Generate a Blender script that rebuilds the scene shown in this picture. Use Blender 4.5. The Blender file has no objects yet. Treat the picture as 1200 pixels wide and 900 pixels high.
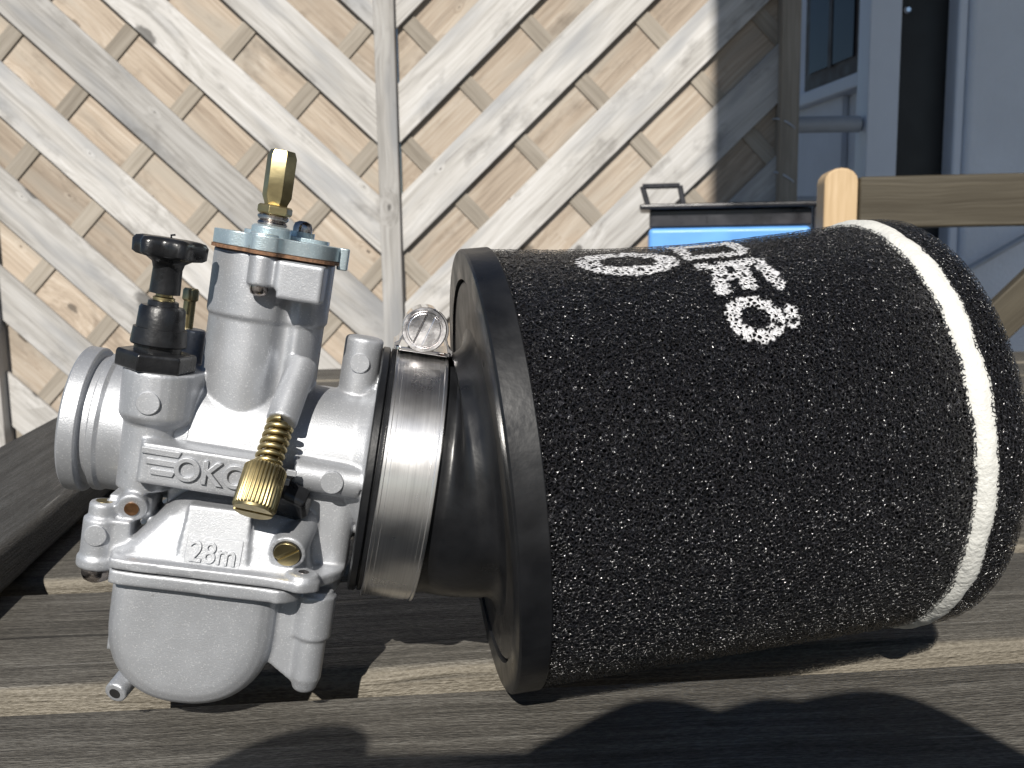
import bpy, bmesh, math, random
from mathutils import Matrix, Vector, noise as mnoise
R = math.radians
PI = math.pi
random.seed(7)
scene = bpy.context.scene
COL = scene.collection

# ------------------------------------------------------------------ camera
CAM_H = .098
def camera():
    p, r, F = R(8.0), R(.9), 1120.
    f = Vector((0, math.cos(p), -math.sin(p)))
    x = Vector((1, 0, 0)); u = Vector((0, math.sin(p), math.cos(p)))
    x2 = math.cos(r) * x - math.sin(r) * u
    u2 = math.sin(r) * x + math.cos(r) * u
    m = Matrix((x2, u2, -f)).transposed().to_4x4()
    m.translation = (0, 0, CAM_H)
    cd = bpy.data.cameras.new('camera'); co = bpy.data.objects.new('camera', cd)
    COL.objects.link(co); co.matrix_world = m
    cd.sensor_width = 36; cd.lens = F / 1200 * 36
    cd.clip_start = .005; cd.clip_end = 4000
    cd.dof.use_dof = True; cd.dof.focus_distance = .2; cd.dof.aperture_fstop = 52
    scene.camera = co
camera()

# ------------------------------------------------------------------ sky, sun, exposure
SUN_EL, SUN_AZ = R(37), R(8)          # sun stands behind the photographer, a little to the left
sdir = Vector((math.sin(SUN_AZ) * math.cos(SUN_EL), math.cos(SUN_AZ) * math.cos(SUN_EL), -math.sin(SUN_EL)))
w = bpy.data.worlds.new('World'); scene.world = w; w.use_nodes = True
nt = w.node_tree; bg = nt.nodes['Background']
sky = nt.nodes.new('ShaderNodeTexSky'); sky.sky_type = 'NISHITA'; sky.sun_disc = False
sky.sun_elevation = SUN_EL
sky.sun_rotation = math.atan2(-sdir.x, -sdir.y)
sky.air_density = 1.0; sky.dust_density = .2; sky.ozone_density = 3.0
nt.links.new(sky.outputs[0], bg.inputs[0]); bg.inputs[1].default_value = .05
sl = bpy.data.lights.new('sun', 'SUN'); sl.energy = 5.0; sl.angle = R(.53); sl.color = (1, .95, .87)
so = bpy.data.objects.new('sun', sl); COL.objects.link(so)
so.rotation_euler = sdir.to_track_quat('-Z', 'Y').to_euler(); so.location = (-1, -4, 4)
vs = scene.view_settings
vs.view_transform = 'Standard'; vs.look = 'None'; vs.exposure = .3; vs.gamma = 1
vs.use_curve_mapping = False
scene.render.engine = 'CYCLES'

# ------------------------------------------------------------------ helpers
def V(*a): return Vector(a)

class MB:
    """collects shapes (units of the caller) and links them as one mesh object"""
    def __init__(s): s.v = []; s.f = []
    def add(s, vs_, fs):
        o = len(s.v); s.v += [tuple(p) for p in vs_]; s.f += [tuple(i + o for i in f) for f in fs]
    def loft(s, loops, caps=(True, True)):
        n = len(loops[0]); vs_ = [p for l in loops for p in l]; fs = []
        for k in range(len(loops) - 1):
            a, b = k * n, (k + 1) * n
            for i in range(n):
                j = (i + 1) % n
                fs.append((a + i, a + j, b + j, b + i))
        if caps[0]: fs.append(tuple(range(n - 1, -1, -1)))
        if caps[1]: fs.append(tuple((len(loops) - 1) * n + i for i in range(n)))
        s.add(vs_, fs)
    def lathe(s, o, a, prof, seg=48, closed=False, ref=None):
        a = Vector(a).normalized(); o = Vector(o)
        r0 = Vector(ref) if ref else (V(0, 0, 1) if abs(a.z) < .9 else V(0, -1, 0))
        e1 = (r0 - a * r0.dot(a)).normalized(); e2 = a.cross(e1)
        loops = [[o + a * d + (e1 * math.cos(t) + e2 * math.sin(t)) * r for t in [2 * PI * i / seg for i in range(seg)]] for d, r in prof]
        if closed: s.loft(loops + [loops[0]], (False, False))
        else: s.loft(loops)
    def cyl(s, p0, p1, r, seg=32, r2=None, ch=0):
        p0, p1 = Vector(p0), Vector(p1); L = (p1 - p0).length
        r2 = r if r2 is None else r2
        pr = [(0, r), (L, r2)]
        if ch: pr = [(0, r - ch), (ch, r), (L - ch, r2), (L, r2 - ch)]
        s.lathe(p0, p1 - p0, pr, seg)
    def prism(s, poly, z0, z1, frame=None):
        fr = frame or Matrix.Identity(4)
        s.loft([[fr @ V(x, y, z0) for x, y in poly], [fr @ V(x, y, z1) for x, y in poly]])
    def box(s, lo, hi, m=None):
        x0, y0, z0 = lo; x1, y1, z1 = hi
        vs_ = [V(x, y, z) for z in (z0, z1) for (x, y) in ((x0, y0), (x1, y0), (x1, y1), (x0, y1))]
        if m: vs_ = [m @ p for p in vs_]
        s.add(vs_, [(3, 2, 1, 0), (4, 5, 6, 7), (0, 1, 5, 4), (1, 2, 6, 5), (2, 3, 7, 6), (3, 0, 4, 7)])
    def tube(s, pts, r, seg=10, ends=True):
        pts = [Vector(p) for p in pts]; loops = []; e1 = None
        for i, p in enumerate(pts):
            t = (pts[min(i + 1, len(pts) - 1)] - pts[max(i - 1, 0)]).normalized()
            if e1 is None:
                q = V(0, 0, 1) if abs(t.z) < .9 else V(1, 0, 0)
                e1 = (q - t * q.dot(t)).normalized()
            else: e1 = (e1 - t * e1.dot(t)).normalized()
            e2 = t.cross(e1)
            rr = r[i] if isinstance(r, (list, tuple)) else r
            loops.append([p + (e1 * math.cos(a) + e2 * math.sin(a)) * rr for a in [2 * PI * k / seg for k in range(seg)]])
        s.loft(loops, (ends, ends))
    def build(s, name, mat, parent=None, m=None, scale=1., smooth=35, bevel=0, seg=2, voxel=0, soft=0):
        me = bpy.data.meshes.new(name)
        me.from_pydata([(x * scale, y * scale, z * scale) for x, y, z in s.v], [], s.f)
        bm = bmesh.new(); bm.from_mesh(me); bmesh.ops.recalc_face_normals(bm, faces=bm.faces); bm.to_mesh(me); bm.free()
        me.materials.append(mat)
        o = bpy.data.objects.new(name, me); COL.objects.link(o)
        if parent is not None: o.parent = parent
        if m is not None: o.matrix_local = m
        if voxel:
            md = o.modifiers.new('union', 'REMESH'); md.mode = 'VOXEL'; md.voxel_size = voxel; md.use_smooth_shade = True
            if soft:
                md = o.modifiers.new('soft', 'SMOOTH'); md.factor = .5; md.iterations = soft
            for p in me.polygons: p.use_smooth = True
        else:
            if bevel:
                md = o.modifiers.new('edges', 'BEVEL'); md.width = bevel; md.segments = seg; md.limit_method = 'ANGLE'; md.angle_limit = R(32)
                md.harden_normals = True
            if smooth:
                for p in me.polygons: p.use_smooth = True
                me.set_sharp_from_angle(angle=R(smooth))
        return o

def tag(o, label, cat, group=None, kind=None):
    if label: o['label'] = label
    if cat: o['category'] = cat
    if group: o['group'] = group
    if kind: o['kind'] = kind
    return o
def empty(name, loc, label, cat, group=None):
    o = bpy.data.objects.new(name, None); COL.objects.link(o); o.location = loc; o.empty_display_size = .01
    return tag(o, label, cat, group)
def rel(root, m): return Matrix.Translation(-root.location) @ m
def clip(poly, n, d):            # keep the side with p.n <= d
    out = []
    for i in range(len(poly)):
        a, b = poly[i], poly[(i + 1) % len(poly)]
        da, db = a[0] * n[0] + a[1] * n[1] - d, b[0] * n[0] + b[1] * n[1] - d
        if da <= 0: out.append(a)
        if da * db < 0:
            t = da / (da - db); out.append((a[0] + (b[0] - a[0]) * t, a[1] + (b[1] - a[1]) * t))
    return out

# ------------------------------------------------------------------ materials
class N:
    def __init__(s, name):
        s.m = bpy.data.materials.new(name); s.m.use_nodes = True
        s.t = s.m.node_tree; s.b = s.t.nodes['Principled BSDF']
    def n(s, ty, ins=None, **kw):
        x = s.t.nodes.new(ty)
        for k, v in kw.items(): setattr(x, k, v)
        for k, v in (ins or {}).items(): s.put(x.inputs[k], v)
        return x
    def put(s, sock, v):
        if hasattr(v, 'is_output') or isinstance(v, bpy.types.NodeSocket): s.t.links.new(v, sock)
        else: sock.default_value = v
    def ramp(s, fac, stops):
        x = s.n('ShaderNodeValToRGB'); s.put(x.inputs[0], fac); e = x.color_ramp.elements
        while len(e) < len(stops): e.new(.5)
        for el, (p, c) in zip(e, stops): el.position = p; el.color = (*c, 1) if len(c) == 3 else c
        return x.outputs[0]
    def mix(s, fac, a, b, mode='MIX'):
        x = s.n('ShaderNodeMix', data_type='RGBA', blend_type=mode)
        s.put(x.inputs[0], fac); s.put(x.inputs[6], a); s.put(x.inputs[7], b); return x.outputs[2]
    def math(s, op, a, b=0., c=0.):
        x = s.n('ShaderNodeMath', operation=op); s.put(x.inputs[0], a); s.put(x.inputs[1], b); s.put(x.inputs[2], c); return x.outputs[0]
    def bump(s, h, dist, strength=1., nrm=None):
        x = s.n('ShaderNodeBump', {'Height': h, 'Distance': dist, 'Strength': strength})
        if nrm is not None: s.put(x.inputs['Normal'], nrm)
        return x.outputs[0]
    def set(s, **kw):
        for k, v in kw.items(): s.put(s.b.inputs[k.replace('_', ' ')], v)
        return s.m
def c4(c): return (*c, 1.)

def plain(name, col, rough=.5, metal=0., vary=.15, scale=300., bump=0., bscale=None, rvar=.1, spec=.5):
    k = N(name); tc = k.n('ShaderNodeTexCoord').outputs['Object']
    nz = k.n('ShaderNodeTexNoise', {'Vector': tc, 'Scale': scale, 'Detail': 4.}).outputs[0]
    d = tuple(x * (1 - vary) for x in col); l = tuple(min(1, x * (1 + vary)) for x in col)
    c = k.ramp(nz, [(.3, d), (.7, l)])
    rr = k.n('ShaderNodeMapRange', {'Value': nz, 'From Min': .3, 'From Max': .7, 'To Min': max(.02, rough - rvar), 'To Max': rough + rvar}).outputs[0]
    k.set(Base_Color=c, Roughness=rr, Metallic=metal, Specular_IOR_Level=spec)
    if bump:
        h = k.n('ShaderNodeTexNoise', {'Vector': tc, 'Scale': bscale or scale, 'Detail': 3.}).outputs[0]
        k.set(Normal=k.bump(h, bump))
    return k.m

def wood(name, dark, mid, light, side=None, fx=4., speck=0., gy=60., gx=2.5, rough=.65, knots=.0, warm=None, spec=.3, plane='xy', fine=420., grey=None, crack=0.):
    """grain runs along the object's own x axis"""
    k = N(name); tc = k.n('ShaderNodeTexCoord').outputs['Object']
    rnd = k.n('ShaderNodeObjectInfo').outputs['Random']
    off = k.n('ShaderNodeCombineXYZ', {'X': k.math('MULTIPLY', rnd, 37.), 'Y': k.math('MULTIPLY', rnd, 11.), 'Z': k.math('MULTIPLY', rnd, 5.)}).outputs[0]
    p0 = k.n('ShaderNodeVectorMath', {0: tc, 1: off}, operation='ADD').outputs[0]
    # slow wander of the grain
    wn = k.n('ShaderNodeTexNoise', {'Vector': p0, 'Scale': 7., 'Detail': 2.}).outputs['Color']
    wv = k.n('ShaderNodeVectorMath', {0: wn, 'Scale': .012}, operation='SCALE').outputs[0]
    p = k.n('ShaderNodeVectorMath', {0: p0, 1: wv}, operation='ADD').outputs[0]
    kn = None
    if knots:
        if plane == 'xz':
            sx = k.n('ShaderNodeSeparateXYZ', {0: p}); pk = k.n('ShaderNodeCombineXYZ', {'X': sx.outputs[0], 'Y': sx.outputs[2]}).outputs[0]
        else: pk = p
        kp = k.n('ShaderNodeMapping', {'Vector': pk, 'Scale': (4.2, 8., 0.)}).outputs[0]
        vn = k.n('ShaderNodeTexVoronoi', {'Vector': kp, 'Scale': 1., 'Randomness': 1.}, voronoi_dimensions='2D')
        vr = k.n('ShaderNodeSeparateColor', {'Color': vn.outputs['Color']}).outputs[0]
        big_k = k.n('ShaderNodeMapRange', {'Value': vr, 'From Min': .58, 'From Max': 1., 'To Min': .12, 'To Max': 1.15}).outputs[0]
        wbl = k.n('ShaderNodeTexNoise', {'Vector': p, 'Scale': 110., 'Detail': 2.}).outputs[0]
        vo = k.math('ADD', k.math('DIVIDE', vn.outputs['Distance'], big_k), k.math('MULTIPLY', k.math('SUBTRACT', wbl, .5), knots * .8))
        kn = k.n('ShaderNodeMapRange', {'Value': vo, 'From Min': knots * .55, 'From Max': knots, 'To Min': 1., 'To Max': 0.}, interpolation_type='SMOOTHSTEP').outputs[0]
        ksh = k.n('ShaderNodeMapRange', {'Value': vo, 'From Min': 0., 'From Max': .45, 'To Min': .018, 'To Max': 0.}).outputs[0]
        sh = k.n('ShaderNodeCombineXYZ', {'Y': ksh, 'Z': ksh}).outputs[0]
        p = k.n('ShaderNodeVectorMath', {0: p, 1: sh}, operation='ADD').outputs[0]
    g1 = k.n('ShaderNodeMapping', {'Vector': p, 'Scale': (gx, gy, gy)}).outputs[0]
    a = k.n('ShaderNodeTexNoise', {'Vector': g1, 'Scale': 1., 'Detail': 5., 'Roughness': .6}).outputs[0]
    g2 = k.n('ShaderNodeMapping', {'Vector': p, 'Scale': (gx * fx, fine, fine)}).outputs[0]
    b = k.n('ShaderNodeTexNoise', {'Vector': g2, 'Scale': 1., 'Detail': 3.}).outputs[0]
    big = k.n('ShaderNodeTexNoise', {'Vector': k.n('ShaderNodeMapping', {'Vector': p0, 'Scale': (5., 26., 26.)}).outputs[0], 'Scale': 1., 'Detail': 3.}).outputs[0]
    s = k.math('ADD', k.math('MULTIPLY', a, .6), k.math('MULTIPLY', b, .4))
    if speck:
        fn = k.n('ShaderNodeTexNoise', {'Vector': k.n('ShaderNodeMapping', {'Vector': p0, 'Scale': (700., 2400., 2400.)}).outputs[0], 'Scale': 1., 'Detail': 2.}).outputs[0]
        s = k.math('ADD', s, k.math('MULTIPLY', k.math('SUBTRACT', fn, .5), speck))
    col = k.ramp(s, [(.32, dark), (.5, mid), (.66, light)])
    if speck:      # thin pale scratches along the grain
        sn = k.n('ShaderNodeTexNoise', {'Vector': k.n('ShaderNodeMapping', {'Vector': p0, 'Scale': (11., 900., 900.)}).outputs[0], 'Scale': 1., 'Detail': 1.}).outputs[0]
        col = k.mix(k.ramp(sn, [(.72, (0, 0, 0)), (.76, (.75, .75, .75))]), col, (.3, .29, .27, 1))
    if grey: col = k.mix(k.ramp(big, [(.5, (0, 0, 0)), (.68, (.8, .8, .8))]), col, c4(grey))
    tint = k.n('ShaderNodeMapRange', {'Value': rnd, 'To Min': .8, 'To Max': 1.12}).outputs[0]
    col = k.mix(1., col, k.n('ShaderNodeCombineXYZ', {'X': tint, 'Y': tint, 'Z': tint}).outputs[0], 'MULTIPLY')
    if knots:       # weather stains
        st = k.n('ShaderNodeTexNoise', {'Vector': k.n('ShaderNodeMapping', {'Vector': p0, 'Scale': (11., 22., 22.)}).outputs[0], 'Scale': 1., 'Detail': 4., 'Roughness': .65}).outputs[0]
        col = k.mix(k.ramp(st, [(.56, (0, 0, 0)), (.72, (.6, .6, .6))]), col, c4(tuple(x * .55 for x in dark)))
    if kn is not None: col = k.mix(k.math('MULTIPLY', kn, .75), col, c4(tuple(x * .22 for x in dark)))
    if side:        # the sawn edges are paler than the weathered top; the rounded edge's glint is painted in too
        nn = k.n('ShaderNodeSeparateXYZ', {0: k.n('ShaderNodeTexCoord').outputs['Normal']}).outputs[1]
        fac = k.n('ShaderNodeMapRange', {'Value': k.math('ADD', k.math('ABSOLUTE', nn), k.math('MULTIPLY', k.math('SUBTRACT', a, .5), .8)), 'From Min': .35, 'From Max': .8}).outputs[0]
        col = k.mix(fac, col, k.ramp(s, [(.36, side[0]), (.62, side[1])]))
    h = s
    if crack:
        cp = k.n('ShaderNodeMapping', {'Vector': p, 'Scale': (5., 130., 130.)}).outputs[0]
        cn = k.n('ShaderNodeTexNoise', {'Vector': cp, 'Scale': 1., 'Detail': 2.}).outputs[0]
        cm = k.ramp(cn, [(.27, (1, 1, 1)), (.31, (0, 0, 0))])
        col = k.mix(k.math('MULTIPLY', cm, .7), col, c4(tuple(x * .3 for x in dark)))
        h = k.math('SUBTRACT', h, k.math('MULTIPLY', cm, crack))
    rr = k.n('ShaderNodeMapRange', {'Value': s, 'From Min': .3, 'From Max': .7, 'To Min': rough + .12, 'To Max': rough - .12}).outputs[0]
    k.set(Base_Color=col, Roughness=rr, Specular_IOR_Level=spec, Normal=k.bump(h, .0012, .8))
    return k.m

def cast_metal(name, col, rough=.5, metal=.6, grain=4200.):
    k = N(name); tc = k.n('ShaderNodeTexCoord').outputs['Object']
    nz = k.n('ShaderNodeTexNoise', {'Vector': tc, 'Scale': grain, 'Detail': 2.}).outputs[0]
    sp = k.n('ShaderNodeTexVoronoi', {'Vector': tc, 'Scale': grain * 1.1}, feature='F1').outputs['Color']
    spv = k.n('ShaderNodeSeparateColor', {'Color': sp}).outputs[0]
    big = k.n('ShaderNodeTexNoise', {'Vector': tc, 'Scale': 90., 'Detail': 5.}).outputs[0]
    base = k.ramp(big, [(.3, tuple(x * .88 for x in col)), (.65, col)])
    base = k.mix(k.ramp(spv, [(.0, (.12, .12, .12)), (1., (0, 0, 0))]), base, (.25, .25, .27, 1))
    base = k.mix(k.ramp(spv, [(.9, (0, 0, 0)), (.97, (.22, .22, .22))]), base, (.95, .95, .95, 1))
    # small dark pits
    pit = k.n('ShaderNodeTexVoronoi', {'Vector': tc, 'Scale': 170.}).outputs['Distance']
    base = k.mix(k.ramp(pit, [(.03, (.35, .35, .35)), (.07, (0, 0, 0))]), base, (.2, .2, .2, 1))
    rr = k.n('ShaderNodeMapRange', {'Value': big, 'From Min': .3, 'From Max': .7, 'To Min': rough - .05, 'To Max': rough + .06}).outputs[0]
    k.set(Base_Color=base, Metallic=metal, Roughness=rr, Normal=k.bump(nz, .00009, .5))
    return k.m

def brushed(name, col, rough=.22, metal=1., axis=(1, 1, 1), amp=.00003, rv=.4):
    k = N(name); tc = k.n('ShaderNodeTexCoord').outputs['Object']
    mp = k.n('ShaderNodeMapping', {'Vector': tc, 'Scale': axis}).outputs[0]
    nz = k.n('ShaderNodeTexNoise', {'Vector': mp, 'Scale': 1., 'Detail': 4.}).outputs[0]
    big = k.n('ShaderNodeTexNoise', {'Vector': tc, 'Scale': 130., 'Detail': 4.}).outputs[0]
    c = k.ramp(nz, [(.3, tuple(x * .8 for x in col)), (.7, col)])
    rr = k.n('ShaderNodeMapRange', {'Value': big, 'From Min': .3, 'From Max': .7, 'To Min': rough * (1 - rv), 'To Max': rough * (1 + rv)}).outputs[0]
    k.set(Base_Color=c, Metallic=metal, Roughness=rr, Normal=k.bump(nz, amp, .6))
    return k.m

M = {}
M['silver'] = cast_metal('cast_silver', (.445, .46, .487), rough=.47)
M['zinc'] = cast_metal('blue_zinc', (.55, .66, .7), rough=.34, metal=.7, grain=3000.)
M['brass'] = brushed('brass', (.52, .43, .23), .36, 1., (400, 400, 900))
M['steel'] = brushed('stainless_steel', (.95, .945, .94), .29, 1., (2600, 40, 40), .000012, rv=.1)
M['chrome'] = plain('bright_chrome', (.86, .84, .84), .08, 1., .04, 400, 0, rvar=.04)
M['screw_face'] = brushed('bright_screw_face', (.92, .9, .9), .3, 1., (900, 900, 900), .00006)
M['screw'] = plain('screw_steel', (.5, .45, .42), .22, 1., .15, 800)
M['copper'] = plain('copper_hole', (.3, .16, .08), .35, .9, .2, 900)
M['black_plastic'] = plain('black_plastic', (.011, .0115, .013), .32, 0., .25, 260, .00008, 900)
M['rubber'] = plain('black_rubber', (.009, .0095, .011), .36, 0., .3, 120, .00005, 700)
M['rubber_face'] = plain('rubber_flange_face', (.03, .027, .024), .36, 0., .3, 90, .00006, 500)
M['gasket'] = plain('brown_gasket', (.17, .09, .05), .8, 0., .4, 900, .0002, 1500)
M['dark'] = plain('dark_hole', (.012, .012, .012), .6)
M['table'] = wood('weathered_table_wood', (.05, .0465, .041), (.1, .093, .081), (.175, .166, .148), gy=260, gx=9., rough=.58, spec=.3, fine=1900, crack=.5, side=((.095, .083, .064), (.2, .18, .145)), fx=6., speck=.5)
M['table_end'] = wood('weathered_end_plank', (.04, .038, .035), (.06, .057, .053), (.09, .087, .082), gy=200, gx=8., rough=.58, spec=.3, fine=1700, fx=6., speck=.4)
M['fence'] = wood('bleached_fence_slat', (.25, .238, .222), (.415, .402, .385), (.51, .5, .49), gy=60, gx=2.6, rough=.8, knots=.095, grey=(.27, .275, .285), fine=320, plane='xz')
M['fence_back'] = wood('tan_backing_board', (.22, .175, .135), (.38, .315, .25), (.48, .425, .36), gy=50, gx=2.6, rough=.8, knots=.09, grey=(.33, .295, .25), fine=340, plane='xz')
M['fence_bat'] = wood('grey_batten', (.19, .165, .135), (.27, .24, .2), (.35, .315, .27), gy=60, gx=2.5, rough=.8, fine=300)
M['chair'] = wood('weathered_chair_wood', (.042, .034, .022), (.064, .054, .037), (.096, .082, .058), gy=60, gx=2., rough=.6)
M['chair_light'] = wood('pale_chair_wood', (.36, .25, .14), (.47, .34, .2), (.55, .41, .26), gy=40, gx=2., rough=.6)
M['plaster'] = plain('sky_tinted_plaster', (.72, .77, .85), .9, 0., .05, 9., .0015, 160.)  # white wall, with the blue of the sky light mixed into its colour
M['trim'] = plain('sky_tinted_trim', (.7, .76, .86), .5, 0., .03, 20.)  # white trim, tinted with the same blue sky light
M['brown_frame'] = plain('dark_brown_frame', (.035, .02, .018), .5, 0., .2, 40.)
M['black_door'] = plain('black_door', (.012, .013, .014), .5, 0., .3, 14.)
M['pipe'] = plain('grey_pipe', (.38, .42, .48), .45, 0., .08, 30.)
M['blue'] = plain('blue_enamel', (.12, .33, .74), .4, 0., .12, 25.)
M['black_metal'] = plain('black_enamel', (.03, .03, .035), .3, 0., .3, 60.)
M['ground'] = plain('patio_paving', (.13, .125, .118), .9, 0., .2, 6., .002, 60.)
g_ = N('window_glass'); g_.set(Base_Color=(.02, .025, .03, 1), Roughness=.06, Specular_IOR_Level=.35); M['glass'] = g_.m

# ------------------------------------------------------------------ ground
b = MB(); b.add([(-600, -600, -.73), (600, -600, -.73), (600, 600, -.73), (-600, 600, -.73)], [(0, 1, 2, 3)])
tag(b.build('ground', M['ground'], smooth=0), None, None, kind='structure')

# ------------------------------------------------------------------ fence
def fence():
    FY = 1.5
    root = empty('fence', (-.18, FY, -.73), 'bleached wooden lattice fence of diagonal slats with a narrow centre strip', 'fence')
    ang = R(43.5); tx, tz = math.cos(ang), math.sin(ang); nx, nz = -math.sin(ang), math.cos(ang)   # along / across, half panel coords
    PITCH = .174 * math.sin(ang); SW = .0635; BP = .128; BW = .0245
    Z0, Z1 = -.69, .98
    d_ref = .107 * nx + .3365 * nz + .008           # lower edge of one slat
    def put(name, mat, side, dirv, poly_hz, y0, y1, bev):
        # poly in (h, z); turn into a local frame with x along dirv
        cx = sum(p[0] for p in poly_hz) / len(poly_hz); cz = sum(p[1] for p in poly_hz) / len(poly_hz)
        dx, dz = dirv; ax, az = (dx * side, dz)
        xs = -.1815 + side * cx
        loc = [((side * (h - cx)) * ax + (z - cz) * az, (side * (h - cx)) * (-az) + (z - cz) * ax) for h, z in poly_hz]
        fr = Matrix(((ax, 0, -az, xs), (0, 1, 0, (y0 + y1) / 2), (az, 0, ax, cz), (0, 0, 0, 1)))
        mb = MB(); t = (y1 - y0) / 2
        mb.loft([[V(x, -t, z) for x, z in loc], [V(x, t, z) for x, z in loc]])
        o = mb.build(name, mat, root, rel(root, fr), smooth=30, bevel=bev, seg=2)
        return o
    for side, h1 in ((-1, .612), (1, .592)):
        rect = [(.0165, Z0), (h1, Z0), (h1, Z1), (.0165, Z1)]
        def strip(n, d0, d1):
            p = clip(rect, n, d1); return clip(p, (-n[0], -n[1]), -d0) if len(p) > 2 else p
        for k in range(-14, 14):
            d = d_ref + k * PITCH
            j = random.uniform(-.0015, .0015)
            p = strip((nx, nz), d + j, d + SW + j)
            if len(p) > 2:
                yo = random.uniform(0, .0010)
                put('slat', M['fence'], side, (tx, tz), p, FY - .0085 - yo, FY - .0012, .0010)
            p = strip((nx, nz), d - (PITCH - SW) - .008, d + .008)
            if len(p) > 2:
                put('backing_board', M['fence_back'], side, (tx, tz), p, FY + .0022, FY + .010, 0)
        c_ref = (.1495 * tx + .389 * tz + .079) if side == 1 else (.4025 * tx + .414 * tz)
        for k in range(-14, 14):
            c = c_ref + k * BP
            p = strip((tx, tz), c - BW / 2, c + BW / 2)
            if len(p) > 2:
                put('batten', M['fence_bat'], side, (nx, nz), p, FY - .0011, FY + .0021, .0006)
    def upright(x0, x1, y0, y1, z0, z1, name):
        mb = MB(); L = (z1 - z0) / 2
        mb.box((-L, y0 - (y0 + y1) / 2, -(x1 - x0) / 2), (L, y1 - (y0 + y1) / 2, (x1 - x0) / 2))
        fr = Matrix(((0, 0, -1, (x0 + x1) / 2), (0, 1, 0, (y0 + y1) / 2), (1, 0, 0, (z0 + z1) / 2), (0, 0, 0, 1)))
        return mb.build(name, M['fence'] if name != 'end_post' else M['fence_bat'], root, rel(root, fr), bevel=.002)
    upright(-.1975, -.1665, FY - .021, FY + .012, -.73, 1.0, 'centre_strip')
    upright(-.846, -.7945, FY - .03, FY + .03, -.73, 1.02, 'post')
    e = upright(.4085, .436, FY - .03, FY + .03, -.73, 1.02, 'end_post')
    for z in (.277, .198):
        mb = MB(); pts = []
        for i in range(25):
            a = 2 * PI * i / 24
            pts.append((.422 + .017 * math.cos(a), FY + .033 * math.sin(a), z + .012 * -math.cos(a)))
        mb.tube(pts, .0014, 8, False)
        mb.build('wire_tie', M['pipe'], root, rel(root, Matrix.Identity(4)))
fence()

# ------------------------------------------------------------------ house on the right
def house():
    root = empty('house', (1.1, 1.9, -.73), 'white rendered house with a brown window and a black door in shade', 'house')
    m0 = rel(root, Matrix.Identity(4))
    def bx(name, lo, hi, mat, bev=.003, par=None, m=None):
        mb = MB(); mb.box(lo, hi)
        return mb.build(name, M[mat], par or root, m if m is not None else m0, bevel=bev)
    # wall that runs back along the garden, with the window
    th = math.atan2(.122, 1)
    fr = Matrix.Translation((.664, 1.8, 0)) @ Matrix.Rotation(th, 4, 'Z')     # x = out of the wall (negative = towards us), y = along it
    mw = rel(root, fr)
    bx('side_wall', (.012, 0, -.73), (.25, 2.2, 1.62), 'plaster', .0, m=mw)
    win = bx('window', (-.004, .03, .414), (.03, .285, 1.25), 'brown_frame', .004, m=mw)
    # window pane: sub-part, given in the window's own frame (same as the wall frame)
    mb = MB(); mb.box((-.0075, .062, .448), (-.0045, .255, 1.2)); mb.build('pane', M['glass'], win, None, smooth=0)
    mb = MB(); mb.box((-.009, .15, .445), (-.0078, .165, 1.2)); mb.build('mullion', M['brown_frame'], win, None, smooth=0)
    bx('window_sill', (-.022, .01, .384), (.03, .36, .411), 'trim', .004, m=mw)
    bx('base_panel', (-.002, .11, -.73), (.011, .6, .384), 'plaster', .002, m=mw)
    bx('corner_board', (-.006, .0, -.73), (.011, .045, .384), 'brown_frame', .002, m=mw)
    mb = MB(); mb.cyl((.50, 1.765, .312), (.634, 1.765, .312), .0145, 20, ch=.003); mb.build('drain_pipe', M['pipe'], root, m0)
    mb = MB(); mb.cyl((.50, 1.77, .178), (.632, 1.77, .178), .008, 16); mb.build('drain_pipe', M['pipe'], root, m0)
    # bay that faces the table: pilaster, black door, plastered wall
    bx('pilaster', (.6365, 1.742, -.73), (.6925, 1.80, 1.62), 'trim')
    d = bx('door', (.6935, 1.775, -.73), (.83, 1.80, 1.35), 'black_door')
    mb = MB(); mb.lathe((.712, 1.7745, .508), (0, -1, 0), [(0, .006), (.006, .007), (.010, .004)], 20); o = mb.build('door_knob', M['chrome'], d, None)
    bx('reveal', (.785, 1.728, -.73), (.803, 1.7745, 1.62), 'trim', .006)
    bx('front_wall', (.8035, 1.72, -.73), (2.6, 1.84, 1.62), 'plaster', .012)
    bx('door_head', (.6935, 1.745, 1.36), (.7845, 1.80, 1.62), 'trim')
    mb = MB(); mb.cyl((.80, 1.70, .045), (.97, 1.69, .145), .006, 12); mb.build('handrail', M['pipe'], root, m0)
    # unseen slab added overhead, cut along the sun's azimuth; its edge throws the shade on the fence end and the house
    s0, s1 = -.80, 2.9
    k = math.tan(SUN_AZ)
    def ex(y): return .110 + (y - .07) * k
    mb = MB(); poly = [(ex(s0), s0), (3.2, s0), (3.2, s1), (ex(s1), s1)]
    mb.prism(poly, 1.65, 1.83); mb.build('shade_slab', M['brown_frame'], root, m0, smooth=0)  # dark slab, so that little light bounces back into the shade
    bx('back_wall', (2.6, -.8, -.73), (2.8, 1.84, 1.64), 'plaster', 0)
house()

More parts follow.
